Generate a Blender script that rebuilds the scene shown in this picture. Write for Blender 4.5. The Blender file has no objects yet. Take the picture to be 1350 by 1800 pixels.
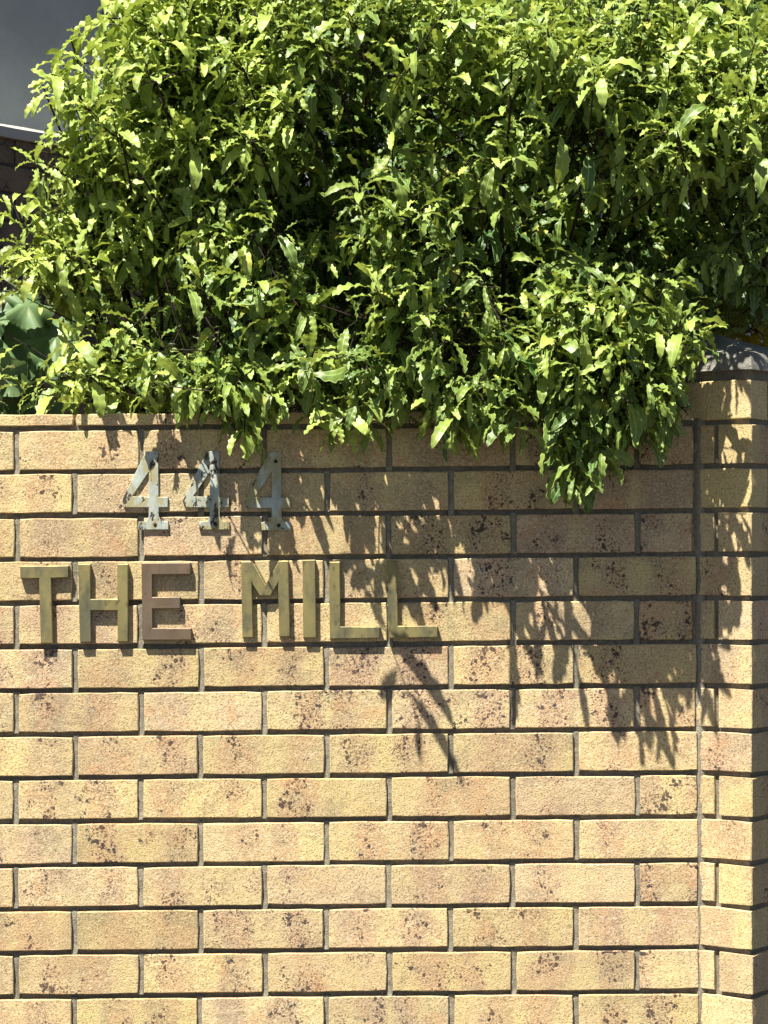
import bpy, bmesh, math, random
import numpy as np
from mathutils import Vector, Matrix

random.seed(7)
RNG = np.random.default_rng(7)
S = bpy.context.scene
C = S.collection

# ------------------------------------------------------------------ camera, sky, sun, exposure
F = 4172.0                       # focal length in pixels of an 1800 px high picture
CAM = Vector((0.0, -4.6, 1.5))
TILT = math.radians(0.52)
cam_d = bpy.data.cameras.new('camera')
cam = bpy.data.objects.new('camera', cam_d); C.objects.link(cam)
cam.location = CAM
cam.rotation_euler = (math.pi / 2 + TILT, 0, 0)
cam_d.sensor_fit = 'VERTICAL'; cam_d.sensor_height = 36.0; cam_d.sensor_width = 27.0
cam_d.lens = F / 1800 * 36.0
cam_d.clip_start = 0.05; cam_d.clip_end = 800
S.camera = cam

KD = 2.6                         # drop of a shadow on the wall per metre of stand-off
SUN = Vector((-0.30 * KD, -1.0, KD)).normalized()
elev = math.asin(SUN.z); azim = math.atan2(SUN.x, SUN.y)
W = bpy.data.worlds.new('World'); S.world = W; W.use_nodes = True
wn = W.node_tree; wn.nodes.clear()
sky = wn.nodes.new('ShaderNodeTexSky'); sky.sky_type = 'NISHITA'; sky.sun_disc = False
sky.dust_density = 0.4; sky.ozone_density = 0.0; sky.air_density = 0.45
sky.sun_elevation = elev; sky.sun_rotation = azim % (2 * math.pi)
bg = wn.nodes.new('ShaderNodeBackground'); bg.inputs['Strength'].default_value = 0.05
wo = wn.nodes.new('ShaderNodeOutputWorld')
wn.links.new(sky.outputs[0], bg.inputs['Color']); wn.links.new(bg.outputs[0], wo.inputs['Surface'])
sd = bpy.data.lights.new('sun', 'SUN'); sd.energy = 5.0; sd.angle = math.radians(0.5); sd.color = (1.0, 0.96, 0.88)
so = bpy.data.objects.new('sun', sd); C.objects.link(so)
so.rotation_euler = SUN.to_track_quat('Z', 'Y').to_euler(); so.location = (-3, -5, 9)
S.view_settings.view_transform = 'Standard'; S.view_settings.look = 'None'
S.view_settings.exposure = 1.36; S.view_settings.gamma = 1.0; S.view_settings.use_curve_mapping = False
S.cycles.max_bounces = 6; S.cycles.transparent_max_bounces = 4

def P(px, py, Y=0.0):
    """the point at depth Y that the photograph shows at pixel (px, py)"""
    u, v = px - 675.0, 900.0 - py
    d = Vector((u, F * math.cos(TILT) - v * math.sin(TILT), F * math.sin(TILT) + v * math.cos(TILT)))
    return CAM + d * ((Y - CAM.y) / d.y)

# ------------------------------------------------------------------ helpers
def tag(o, label=None, cat=None, group=None, kind=None):
    if label: o['label'] = label
    if cat: o['category'] = cat
    if group: o['group'] = group
    if kind: o['kind'] = kind
    return o

def empty(name, loc, rz=0.0):
    o = bpy.data.objects.new(name, None); C.objects.link(o); o.location = loc; o.rotation_euler = (0, 0, rz)
    return o

def link(name, me, parent=None, loc=(0, 0, 0), rot=(0, 0, 0)):
    o = bpy.data.objects.new(name, me); C.objects.link(o)
    o.location = loc; o.rotation_euler = rot
    if parent: o.parent = parent
    return o

def mesh_of(name, verts, faces, mat, smooth=False):
    me = bpy.data.meshes.new(name); me.from_pydata([tuple(v) for v in verts], [], faces); me.update()
    if mat: me.materials.append(mat)
    if smooth: me.polygons.foreach_set('use_smooth', [True] * len(me.polygons))
    return me

class NT:
    """a small node-graph writer"""
    def __init__(s, name):
        s.m = bpy.data.materials.new(name); s.m.use_nodes = True; s.t = s.m.node_tree; s.t.nodes.clear()
        s.out = s.n('ShaderNodeOutputMaterial'); s.b = s.n('ShaderNodeBsdfPrincipled')
        s.l(s.b.outputs[0], s.out.inputs['Surface'])
    def n(s, t, **k):
        q = s.t.nodes.new(t)
        for a, b in k.items(): setattr(q, a, b)
        return q
    def l(s, a, b): s.t.links.new(a, b)
    def put(s, sock, v):
        if isinstance(v, bpy.types.NodeSocket): s.l(v, sock)
        elif v is not None: sock.default_value = v
    def math(s, op, a, b=None, c=None, clamp=False):
        q = s.n('ShaderNodeMath', operation=op, use_clamp=clamp); s.put(q.inputs[0], a)
        if b is not None: s.put(q.inputs[1], b)
        if c is not None: s.put(q.inputs[2], c)
        return q.outputs[0]
    def mix(s, f, a, b, mode='MIX'):
        q = s.n('ShaderNodeMix', data_type='RGBA', blend_type=mode, clamp_factor=True)
        s.put(q.inputs[0], f)
        for i, v in ((6, a), (7, b)):
            if isinstance(v, tuple) and len(v) == 3: v = v + (1,)
            s.put(q.inputs[i], v)
        return q.outputs[2]
    def ramp(s, v, lo, hi, a=0.0, b=1.0):
        q = s.n('ShaderNodeMapRange', interpolation_type='SMOOTHSTEP'); s.put(q.inputs[0], v)
        q.inputs[1].default_value = lo; q.inputs[2].default_value = hi; q.inputs[3].default_value = a; q.inputs[4].default_value = b
        return q.outputs[0]
    def noise(s, vec, scale, detail=2.0, rough=0.5, out=0):
        q = s.n('ShaderNodeTexNoise'); s.put(q.inputs['Vector'], vec)
        q.inputs['Scale'].default_value = scale; q.inputs['Detail'].default_value = detail; q.inputs['Roughness'].default_value = rough
        return q.outputs[out]
    def vor(s, vec, scale, rnd=1.0, feature='F1', out=0):
        q = s.n('ShaderNodeTexVoronoi', feature=feature); s.put(q.inputs['Vector'], vec)
        q.inputs['Scale'].default_value = scale; q.inputs['Randomness'].default_value = rnd
        return q.outputs[out]
    def bump(s, h, strength, dist, normal=None):
        q = s.n('ShaderNodeBump'); s.put(q.inputs['Height'], h); q.inputs['Strength'].default_value = strength; q.inputs['Distance'].default_value = dist
        if normal is not None: s.put(q.inputs['Normal'], normal)
        return q.outputs[0]
    def obj(s, spread=60.0):
        tc = s.n('ShaderNodeTexCoord'); oi = s.n('ShaderNodeObjectInfo')
        v = s.n('ShaderNodeVectorMath', operation='MULTIPLY_ADD')
        c = s.n('ShaderNodeCombineXYZ'); s.l(oi.outputs['Random'], c.inputs[0]); s.l(oi.outputs['Random'], c.inputs[1]); s.l(oi.outputs['Random'], c.inputs[2])
        s.l(c.outputs[0], v.inputs[0]); v.inputs[1].default_value = (spread, spread * 0.61, spread * 1.37); s.l(tc.outputs['Object'], v.inputs[2])
        return v.outputs[0], oi.outputs['Random']
    def attr(s, name, typ='GEOMETRY', out='Fac'):
        q = s.n('ShaderNodeAttribute', attribute_name=name, attribute_type=typ); return q.outputs[out]
    def set(s, **k):
        for a, b in k.items():
            a = a.replace('_', ' ')
            if isinstance(b, tuple) and len(b) == 3 and a != 'Normal': b = b + (1,)
            s.put(s.b.inputs[a], b)

# ------------------------------------------------------------------ materials
def brick_material(name, dark=1.0, brown_mix=0.0):
    g = NT(name)
    v, rnd = g.obj()
    tint = g.attr('tint', 'OBJECT'); spots = g.attr('spots', 'OBJECT')
    # kiln bands: two or three pink brown patches across each face on a buff yellow body
    tco = g.n('ShaderNodeTexCoord'); sp = g.n('ShaderNodeSeparateXYZ'); g.l(tco.outputs['Object'], sp.inputs[0])
    wob0 = g.math('MULTIPLY', g.math('SUBTRACT', g.noise(v, 22.0, 3.0, 0.6), 0.5), 0.075)
    def patch(c, spread_, k):
        cc = g.math('MULTIPLY_ADD', g.math('SUBTRACT', g.math('FRACT', g.math('MULTIPLY', rnd, k)), 0.5), spread_, c)
        d = g.math('ADD', g.math('ABSOLUTE', g.math('SUBTRACT', sp.outputs[0], cc)), wob0)
        return g.ramp(d, 0.004, 0.050, 1.0, 0.0)
    pp = g.math('MAXIMUM', patch(-0.048, 0.030, 7.3), g.math('MULTIPLY', patch(0.050, 0.034, 13.7), g.ramp(g.math('FRACT', g.math('MULTIPLY', rnd, 29.0)), 0.1, 0.3)))
    band = g.noise(v, 12.0, 2.5, 0.55)
    pm = g.ramp(g.math('ADD', g.math('MULTIPLY_ADD', pp, 0.34, band), g.math('MULTIPLY', tint, 0.30)), 0.58, 0.92)
    hue = g.noise(v, 17.0, 1.0)
    pink = g.mix(g.ramp(hue, 0.42, 0.62), (0.57, 0.37, 0.205), (0.50, 0.355, 0.21))
    yellow = g.mix(g.ramp(g.noise(v, 9.0, 1.0), 0.35, 0.65), (0.67, 0.52, 0.245), (0.63, 0.475, 0.255))
    col = g.mix(g.math('MULTIPLY', pm, 0.85), yellow, pink)
    orange = g.ramp(g.noise(v, 14.0, 1.0), 0.62, 0.75)
    col = g.mix(g.math('MULTIPLY', orange, 0.45), col, (0.60, 0.32, 0.15))
    grey = g.ramp(g.math('ADD', g.noise(v, 13.0, 3.0, 0.6), g.math('MULTIPLY', tint, 0.22)), 0.60, 0.78)
    col = g.mix(g.math('MULTIPLY', grey, 0.55), col, (0.36, 0.285, 0.165))
    # fine grit
    gr = g.noise(v, 300.0, 3.0, 0.75)
    col = g.mix(g.ramp(gr, 0.545, 0.595, 0.0, 0.85), col, (0.25, 0.16, 0.08))
    gr2 = g.noise(v, 230.0, 1.0, 0.5)
    col = g.mix(g.ramp(gr2, 0.54, 0.66, 0.0, 0.45), col, (0.82, 0.68, 0.44))
    # iron spots in loose clusters
    wob = g.n('ShaderNodeVectorMath', operation='MULTIPLY_ADD'); g.l(g.noise(v, 160.0, 2.0, 0.6, out=1), wob.inputs[0]); wob.inputs[1].default_value = (0.011,) * 3; g.l(v, wob.inputs[2])
    w = wob.outputs[0]
    clus = g.ramp(g.math('ADD', g.math('MULTIPLY_ADD', pp, 0.20, g.noise(v, 18.0, 1.5)), g.math('MULTIPLY', g.math('SUBTRACT', spots, 0.5), 0.36)), 0.56, 0.78)
    sz = g.math('MULTIPLY', clus, g.ramp(g.noise(v, 55.0, 0.0), 0.35, 0.7, 0.10, 0.47))
    big = g.math('GREATER_THAN', sz, g.vor(w, 105.0))
    small = g.math('GREATER_THAN', g.math('MULTIPLY', g.math('ADD', clus, 0.42), 0.25), g.vor(w, 175.0))
    spot = g.mix(g.ramp(g.noise(v, 60.0, 0.0), 0.4, 0.6), (0.045, 0.036, 0.040), (0.10, 0.055, 0.042))
    col = g.mix(g.math('MULTIPLY', small, 0.80), col, (0.13, 0.075, 0.05))
    col = g.mix(g.math('MULTIPLY', big, 0.90), col, spot)
    if brown_mix:
        # patchy mix towards a dark brown
        st = g.ramp(g.noise(v, 7.0, 4.0, 0.65), 0.25, 0.75)
        col = g.mix(g.math('MULTIPLY_ADD', st, 0.3, brown_mix), col, (0.075, 0.062, 0.050))
    if dark != 1.0:
        col = g.mix(1.0, col, (dark, dark, dark), 'MULTIPLY')
    geo = g.n('ShaderNodeNewGeometry'); mp = g.n('ShaderNodeMapping'); g.l(geo.outputs['Position'], mp.inputs['Vector']); mp.inputs['Scale'].default_value = (1.0, 1.0, 0.16)
    streak = g.ramp(g.noise(mp.outputs[0], 9.0, 4.0, 0.6), 0.52, 0.74, 0.0, 0.30)
    col = g.mix(streak, col, (0.24, 0.21, 0.15))
    br = g.math('MULTIPLY_ADD', g.math('FRACT', g.math('MULTIPLY', rnd, 91.7)), 0.20, 0.88)
    cb = g.n('ShaderNodeCombineXYZ'); g.l(br, cb.inputs[0]); g.l(g.math('MULTIPLY', br, g.math('MULTIPLY_ADD', g.math('FRACT', g.math('MULTIPLY', rnd, 43.1)), 0.04, 0.975)), cb.inputs[1]); g.l(g.math('MULTIPLY', br, g.math('MULTIPLY_ADD', g.math('FRACT', g.math('MULTIPLY', rnd, 17.9)), 0.14, 0.90)), cb.inputs[2])
    col = g.mix(1.0, col, cb.outputs[0], 'MULTIPLY')
    g.set(Base_Color=col, Roughness=0.82)
    g.b.inputs['Specular IOR Level'].default_value = 0.35
    h = g.math('ADD', g.math('MULTIPLY', gr, 0.9), g.math('MULTIPLY', g.noise(v, 900.0, 1.0), 0.4))
    h = g.math('SUBTRACT', h, g.math('MULTIPLY', big, 0.35))
    h = g.math('ADD', h, g.math('MULTIPLY', g.noise(v, 60.0, 2.0), 0.8))
    g.set(Normal=g.bump(h, 1.0, 0.0018))
    return g.m

def rough_material(name, c1, c2, scale=60, bump=0.002, rough=0.9, speck=None, spec=0.3, big=3.0):
    g = NT(name); v, rnd = g.obj()
    a = g.noise(v, scale, 5.0, 0.65)
    col = g.mix(g.ramp(a, 0.3, 0.7), c1, c2)
    col = g.mix(g.ramp(g.noise(v, big, 3.0, 0.6), 0.35, 0.7, 0, 0.5), col, tuple(x * 0.6 for x in c1))
    if speck: col = g.mix(g.ramp(g.noise(v, scale * 6, 1.0), 0.60, 0.68, 0, 0.6), col, speck)
    g.set(Base_Color=col, Roughness=rough, Normal=g.bump(g.math('ADD', a, g.noise(v, scale * 5, 2.0)), 0.8, bump))
    g.b.inputs['Specular IOR Level'].default_value = spec
    return g.m

M = {}
M['brick'] = brick_material('buff_brick')
M['old_brick'] = brick_material('dark_brick', 0.55, 0.35)
M['mortar'] = rough_material('mortar', (0.22, 0.195, 0.14), (0.36, 0.32, 0.235), 120, 0.0025, speck=(0.12, 0.10, 0.08))
M['old_mortar'] = rough_material('old_mortar', (0.07, 0.065, 0.06), (0.11, 0.10, 0.09), 120, 0.0025)
M['cap'] = rough_material('cast_concrete', (0.21, 0.20, 0.165), (0.34, 0.32, 0.27), 110, 0.0035, speck=(0.13, 0.125, 0.10), big=14.0)
M['white_cap'] = rough_material('limewashed_coping', (0.50, 0.48, 0.42), (0.60, 0.58, 0.52), 150, 0.004, speck=(0.35, 0.33, 0.28))
M['render'] = rough_material('grey_painted_render', (0.37, 0.40, 0.37), (0.40, 0.43, 0.40), 45, 0.0006, speck=(0.25, 0.26, 0.27))
M['soil'] = rough_material('garden_soil', (0.05, 0.035, 0.022), (0.09, 0.06, 0.04), 25, 0.02)
M['pavement'] = rough_material('asphalt_footpath', (0.045, 0.043, 0.038), (0.065, 0.062, 0.054), 90, 0.003, speck=(0.2, 0.19, 0.17))
M['asphalt'] = rough_material('asphalt', (0.045, 0.045, 0.047), (0.065, 0.064, 0.062), 160, 0.004)
M['bark'] = rough_material('dark_bark', (0.022, 0.016, 0.013), (0.05, 0.036, 0.028), 90, 0.001, spec=0.2)
M['wood'] = rough_material('garden_stake', (0.05, 0.035, 0.025), (0.09, 0.06, 0.04), 40, 0.001)

def brass(name, base, tarnish, pink=False):
    g = NT(name); v, rnd = g.obj()
    st = g.n('ShaderNodeMapping'); g.l(v, st.inputs['Vector']); st.inputs['Scale'].default_value = (1.0, 1.0, 0.45)
    sv = st.outputs[0]
    t = g.noise(sv, 22.0, 4.0, 0.6)
    col = g.mix(g.ramp(t, 0.38, 0.66), base, tarnish)
    col = g.mix(g.ramp(g.noise(sv, 90.0, 3.0), 0.58, 0.72, 0, 0.5), col, tuple(x * 0.45 for x in tarnish))
    met = g.ramp(t, 0.35, 0.7, 0.62, 0.25)
    g.set(Base_Color=col, Metallic=met, Roughness=g.ramp(g.noise(sv, 30.0, 3.0), 0.3, 0.7, 0.42, 0.62),
          Normal=g.bump(g.math('ADD', g.noise(v, 35.0, 3.0), g.math('MULTIPLY', g.noise(v, 300.0, 2.0), 0.2)), 0.35, 0.002))
    return g.m
M['brass'] = brass('tarnished_brass', (0.33, 0.275, 0.11), (0.13, 0.12, 0.065))
M['copper'] = brass('browned_copper', (0.215, 0.15, 0.092), (0.15, 0.11, 0.072))

def weathered(name, rust, olive):
    g = NT(name); v, rnd = g.obj()
    st = g.n('ShaderNodeMapping'); g.l(v, st.inputs['Vector']); st.inputs['Scale'].default_value = (1.0, 1.0, 0.5)
    sv = st.outputs[0]
    a = g.noise(sv, 45.0, 4.0, 0.65)
    col = g.mix(g.ramp(a, 0.35, 0.65), (0.50, 0.53, 0.45), (0.33, 0.37, 0.32))
    col = g.mix(g.ramp(g.noise(sv, 38.0, 3.0, 0.6), 0.46 - olive, 0.62 - olive, 0, 0.85), col, (0.36, 0.30, 0.12))
    r = g.ramp(g.noise(sv, 60.0, 4.0, 0.7), 0.66 - rust, 0.72 - rust)
    col = g.mix(g.math('MULTIPLY', r, 0.95), col, (0.045, 0.028, 0.015))
    g.set(Base_Color=col, Metallic=g.ramp(a, 0.4, 0.7, 0.25, 0.0), Roughness=0.6,
          Normal=g.bump(g.math('SUBTRACT', g.noise(sv, 70.0, 4.0, 0.6), r), 0.7, 0.0016))
    return g.m
M['number_pale'] = weathered('weathered_white_metal', 0.09, 0.03)
M['number_rust'] = weathered('rusted_white_metal', 0.135, 0.06)
M['number_olive'] = weathered('olive_stained_metal', 0.05, 0.07)
M['screw'] = rough_material('rusty_screw', (0.03, 0.02, 0.015), (0.07, 0.045, 0.03), 200, 0.0005)

def leaf_material(name, young, mature, rib, edge, translucent=0.32, rough=0.34):
    g = NT(name)
    uv = g.n('ShaderNodeAttribute', attribute_name='leafuv'); sep = g.n('ShaderNodeSeparateXYZ'); g.l(uv.outputs['Vector'], sep.inputs[0])
    u = g.math('ABSOLUTE', sep.outputs[0]); vv = sep.outputs[1]
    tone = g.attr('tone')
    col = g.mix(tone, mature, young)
    tc = g.n('ShaderNodeTexCoord')
    mot = g.noise(tc.outputs['Object'], 55.0, 2.0)
    col = g.mix(g.ramp(g.noise(tc.outputs['Object'], 16.0, 1.0), 0.66, 0.72, 0, 0.75), col, (min(0.5, young[0] * 1.35), young[1] * 0.92, young[2] * 0.8))
    col = g.mix(g.ramp(g.noise(tc.outputs['Object'], 120.0, 1.0), 0.74, 0.78, 0, 0.8), col, (0.16, 0.10, 0.035))
    col = g.mix(g.ramp(mot, 0.35, 0.7, 0, 0.30), col, tuple(x * 0.72 for x in mature))
    # side veins
    ve = g.math('FRACT', g.math('ADD', g.math('MULTIPLY', vv, 11.0), g.math('MULTIPLY', u, -2.2)))
    ve = g.ramp(g.math('ABSOLUTE', g.math('SUBTRACT', ve, 0.5)), 0.0, 0.09, 0.28, 0.0)
    col = g.mix(ve, col, rib)
    col = g.mix(g.ramp(u, 0.80, 1.0, 0.0, 0.8), col, edge)
    ribm = g.ramp(u, 0.03, 0.13, 0.85, 0.0)
    col = g.mix(ribm, col, rib)
    hgt = g.math('SUBTRACT', g.math('MULTIPLY', ve, 0.6), ribm)
    nrm = g.bump(hgt, 0.35, 0.001)
    g.set(Base_Color=col, Roughness=rough, Normal=nrm)
    g.b.inputs['Specular IOR Level'].default_value = 0.42
    tr = g.n('ShaderNodeBsdfTranslucent'); g.l(nrm, tr.inputs['Normal'])
    tcol = g.mix(0.5, col, (young[0] * 1.3, young[1] * 1.25, young[2] * 0.8)); g.l(tcol, tr.inputs['Color'])
    mx = g.n('ShaderNodeMixShader'); mx.inputs[0].default_value = translucent
    g.l(g.b.outputs[0], mx.inputs[1]); g.l(tr.outputs[0], mx.inputs[2]); g.l(mx.outputs[0], g.out.inputs['Surface'])
    return g.m
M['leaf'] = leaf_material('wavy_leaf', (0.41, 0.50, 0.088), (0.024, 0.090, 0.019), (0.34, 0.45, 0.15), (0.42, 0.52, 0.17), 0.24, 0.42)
M['mallow'] = leaf_material('broad_leaf', (0.15, 0.24, 0.085), (0.08, 0.15, 0.055), (0.17, 0.25, 0.10), (0.12, 0.19, 0.07), 0.2, 0.5)
M['pale_leaf'] = leaf_material('pale_leaf', (0.34, 0.38, 0.17), (0.20, 0.26, 0.10), (0.40, 0.42, 0.25), (0.36, 0.38, 0.2), 0.3, 0.5)
M['yellow_leaf'] = leaf_material('yellow_leaf', (0.42, 0.35, 0.02), (0.3, 0.26, 0.03), (0.5, 0.45, 0.1), (0.45, 0.4, 0.06), 0.4, 0.5)

# ------------------------------------------------------------------ bricks
def brick_mesh(L, H, D, seed, mat, name='brick', jit=0.0007, nl=None):
    """front face at y = 0, body behind it; edges slightly uneven and chamfered"""
    r = random.Random(seed)
    nl = nl or (7 if L > 0.15 else 4)
    pts = []
    def side(a, b, n):
        for i in range(n):
            t = i / n; pts.append((a[0] + (b[0] - a[0]) * t, a[1] + (b[1] - a[1]) * t))
    x0, x1, z0, z1 = -L / 2, L / 2, -H / 2, H / 2
    side((x0, z0), (x1, z0), nl); side((x1, z0), (x1, z1), 2); side((x1, z1), (x0, z1), nl); side((x0, z1), (x0, z0), 2)
    n = len(pts); ch = 0.0016
    outer, inner, back = [], [], []
    for (x, z) in pts:
        dx, dz = r.uniform(-jit, jit), r.uniform(-jit, jit)
        corner = abs(abs(x) - L / 2) < 1e-6 and abs(abs(z) - H / 2) < 1e-6
        k = 0.0010 if corner else 0.0
        X = x + dx - math.copysign(k, x); Z = z + dz - math.copysign(k, z)
        outer.append((X, ch * r.uniform(0.7, 1.3), Z))
        inner.append((X - (math.copysign(ch, x) if abs(abs(x) - L / 2) < 1e-6 else 0), r.uniform(-0.0003, 0.0003),
                      Z - (math.copysign(ch, z) if abs(abs(z) - H / 2) < 1e-6 else 0)))
        back.append((x, D, z))
    V = inner + outer + back
    Fc = [tuple(range(n))]
    for i in range(n):
        j = (i + 1) % n
        Fc.append((i, n + i, n + j, j)); Fc.append((n + i, 2 * n + i, 2 * n + j, n + j))
    Fc.append(tuple(reversed(range(2 * n, 3 * n))))
    me = mesh_of(name, V, Fc, mat)
    bm = bmesh.new(); bm.from_mesh(me); bmesh.ops.recalc_face_normals(bm, faces=bm.faces); bm.to_mesh(me); bm.free()
    return me

_bc = {}
def brick_variant(L, H, D, mat, k=5):
    key = (round(L, 3), round(H, 3), round(D, 3), mat.name)
    if key not in _bc: _bc[key] = [brick_mesh(L, H, D, hash(key[:3]) % 1000 + i, mat) for i in range(k)]
    return random.choice(_bc[key])

def lay(parent, L, H, D, loc, rot, mat, tint=0.5, spots=0.5):
    o = link('brick', brick_variant(L, H, D, mat), parent, loc, rot)
    o['tint'] = float(tint); o['spots'] = float(spots)
    return o

# the setting: ground, pavement, road
gm = mesh_of('ground', [(-300, -300, -0.12), (300, -300, -0.12), (300, 300, -0.12), (-300, 300, -0.12)], [(0, 1, 2, 3)], M['soil'])
tag(link('ground', gm), kind='structure')
def slab(name, x0, x1, y0, y1, z0, z1, mat, parent=None):
    V = [(x, y, z) for z in (z0, z1) for y in (y0, y1) for x in (x0, x1)]
    return link(name, mesh_of(name, V, [(0, 2, 3, 1), (4, 5, 7, 6), (0, 1, 5, 4), (2, 6, 7, 3), (0, 4, 6, 2), (1, 3, 7, 5)], mat), parent)
tag(slab('pavement', -60, 60, -3.6, -0.001, -0.11, 0.0, M['pavement']), kind='structure')
tag(slab('kerb', -60, 60, -3.75, -3.602, -0.11, 0.002, M['cap']), kind='structure')
rd = mesh_of('road', [(-60, -11, -0.112), (60, -11, -0.112), (60, -3.752, -0.112), (-60, -3.752, -0.112)], [(0, 1, 2, 3)], M['asphalt'])
tag(link('road', rd), kind='structure')
tag(slab('garden_bed', -8, 8, 0.1, 9, -0.11, 0.03, M['soil']), kind='structure')

# ------------------------------------------------------------------ the front wall
SLOPE = 0.0085
PITCH = 76.87
def zrow(i):                                   # underside of course i (0 = first full course) at x = 0
    return P(675, 820.6 + PITCH * i).z
def X(px): return P(px, 938).x
BH = 0.0752
wall = empty('brick_wall', (0, 0, 0))
tag(wall, 'long low garden wall of speckled buff yellow bricks carrying the metal lettering', 'wall')
ang = -math.atan(SLOPE)
A = [-406.2, -188.2, 29.8, 247.8, 465.8, 683.8, 901.9, 1120.0]
B = [-309, -88, 132, 353, 574, 792.5, 1013]
ENDS = [1219, 1218, 1216.7, 1224, 1217, 1224, 1222, 1226, 1225, 1227, 1226, 1228, 1227, 1228]
# how brown and how spotted each brick looks, read course by course from the left edge of the photograph
LOOK = {0: ['2', '33', '43', '53', '52', '44', '44'], }
TINT = ["455664", "746567", "556765", "554656", "254655", "344454", "433434", "433322", "333322", "324434", "233233", "633322", "322343", "433244"]
SPOT = ["343454", "522434", "343656", "344566", "343547", "346765", "436866", "534434", "645457", "634436", "464347", "464547", "456756", "445466"]
perp = []
nrows = 21
for i in range(nrows):
    zb = zrow(i)
    js = list(A if i % 2 == 0 else B)
    js = [js[0]] + [q + random.uniform(-1.3, 1.3) for q in js[1:]]
    end = ENDS[i] if i < len(ENDS) else 1228
    edges = js + [end + 4.5]
    zt = 0
    for k in range(len(edges) - 1):
        a, b = X(edges[k] + 4.5), X(edges[k + 1] - 4.5)
        if b - a < 0.02: continue
        xm = (a + b) / 2
        kk = k - 2
        tr = TINT[i] if i < 14 else ''
        t = int(tr[kk]) / 9 if 0 <= kk < len(tr) else random.uniform(.25, .6)
        sr = SPOT[i] if i < 14 else ''
        s_ = int(sr[kk]) / 9 if 0 <= kk < len(sr) else random.uniform(.3, .7)
        L = b - a
        q = lay(wall, round(L, 2) if abs(round(L, 2) - L) < 0.0011 else L, BH, 0.07,
                (xm, random.uniform(-0.0012, 0.0008), zb + BH / 2 + SLOPE * xm + random.uniform(-0.0008, 0.0008)),
                (random.uniform(-.004, .004), ang + random.uniform(-.003, .003), random.uniform(-.004, .004)), M['brick'], t, s_)
        if k < len(edges) - 2: perp.append((X(edges[k + 1]), zb + SLOPE * X(edges[k + 1]), i))
XR = X(1236)
XL = X(A[0])
ztop = P(675, 728.4 - 4.9).z
# thin coping tiles laid along the top
cj = [-306, -88, 131, 351, 571, 790, 1010, 1216]
cz0, cz1 = P(675, 748.4 - 4.9).z, ztop
for k in range(len(cj) - 1):
    a, b = X(cj[k] + 2.6), X(cj[k + 1] - 2.6); xm = (a + b) / 2
    key = brick_mesh(b - a, cz1 - cz0, 0.092, 40 + k, M['brick'], 'coping_tile', 0.0007)
    o = link('coping_tile', key, wall, (xm, -0.001 + random.uniform(-.001, .001), (cz0 + cz1) / 2 + SLOPE * xm), (0, ang, 0))
    o['tint'] = 0.35; o['spots'] = 0.35
# mortar: one uneven body behind the faces, a little prouder in the upright joints
V, Fc = [], []
nx, nz = 240, 2 * nrows * 3
zlo = -0.1
def grid_sheet(x0, x1, z0f, z1f, depth, nx, nz, jit, mat, name, parent, seed=3):
    r = np.random.default_rng(seed)
    V, Fc = [], []
    for j in range(nz + 1):
        for i in range(nx + 1):
            x = x0 + (x1 - x0) * i / nx
            z = z0f(x) + (z1f(x) - z0f(x)) * j / nz
            V.append((x, depth + r.normal() * jit, z))
    for j in range(nz):
        for i in range(nx):
            q = j * (nx + 1) + i; Fc.append((q, q + 1, q + nx + 2, q + nx + 1))
    return V, Fc
V, Fc = grid_sheet(XL, XR, lambda x: zlo, lambda x: cz1 - 0.004 + SLOPE * x, 0.0135, 200, 120, 0.0009, None, '', None)
nb = len(V)
for (x, y, z) in [(XL, 0.066, zlo), (XR, 0.066, zlo), (XR, 0.066, cz1 - 0.004 + SLOPE * XR), (XL, 0.066, cz1 - 0.004 + SLOPE * XL)]: V.append((x, y, z))
Fc.append((nb + 3, nb + 2, nb + 1, nb))
c0, c1, c2, c3 = 0, 200, 121 * 201 - 1, 120 * 201
Fc += [(c0, nb, nb + 1, c1), (c1, nb + 1, nb + 2, c2), (c2, nb + 2, nb + 3, c3), (c3, nb + 3, nb, c0)]
link('mortar', mesh_of('mortar', V, Fc, M['mortar'], True), wall)
V, Fc = [], []
r = random.Random(5)
for (x, zb, i) in perp:                        # pointed upright joints: small uneven pads
    n = 7; w = 0.0060
    b0 = len(V)
    zlow = zb - (0.010 if r.random() < 0.75 else 0.002)
    for j in range(n + 1):
        z = zlow + (zb + BH + 0.002 - zlow) * j / n
        d = 0.0046 + r.uniform(-0.0011, 0.0013) + (0.0 if j else -0.002)
        for sx in (-1, -0.3, 0.4, 1): V.append((x + sx * w, d + (0.0009 if abs(sx) == 1 else 0) + r.uniform(-.0004, .0004), z))
    for j in range(n):
        for q in range(3):
            a = b0 + j * 4 + q; Fc.append((a, a + 1, a + 5, a + 4))
    b1 = len(V)
    V += [(x - w, 0.015, zlow), (x + w, 0.015, zlow)]
    Fc.append((b1, b1 + 1, b0 + 3, b0)); 
tag(link('pointing', mesh_of('pointing', V, Fc, M['mortar'], True), wall), kind='stuff')

# ------------------------------------------------------------------ the pier at the right-hand end
CX, CY = P(1321, 938, -0.061).x, -0.061
PA = math.radians(35)
u1 = Vector((-math.cos(PA), math.sin(PA), 0)); u2 = Vector((math.sin(PA), math.cos(PA), 0))
SIDE = 0.31
pc = Vector((CX, CY, 0)) + (u1 + u2) * (SIDE / 2)
pier = empty('brick_pier', (pc.x, pc.y, 0), -PA)
tag(pier, 'square buff brick gate pier with a pointed concrete cap, standing cornerwise at the wall end', 'pier')
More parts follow.
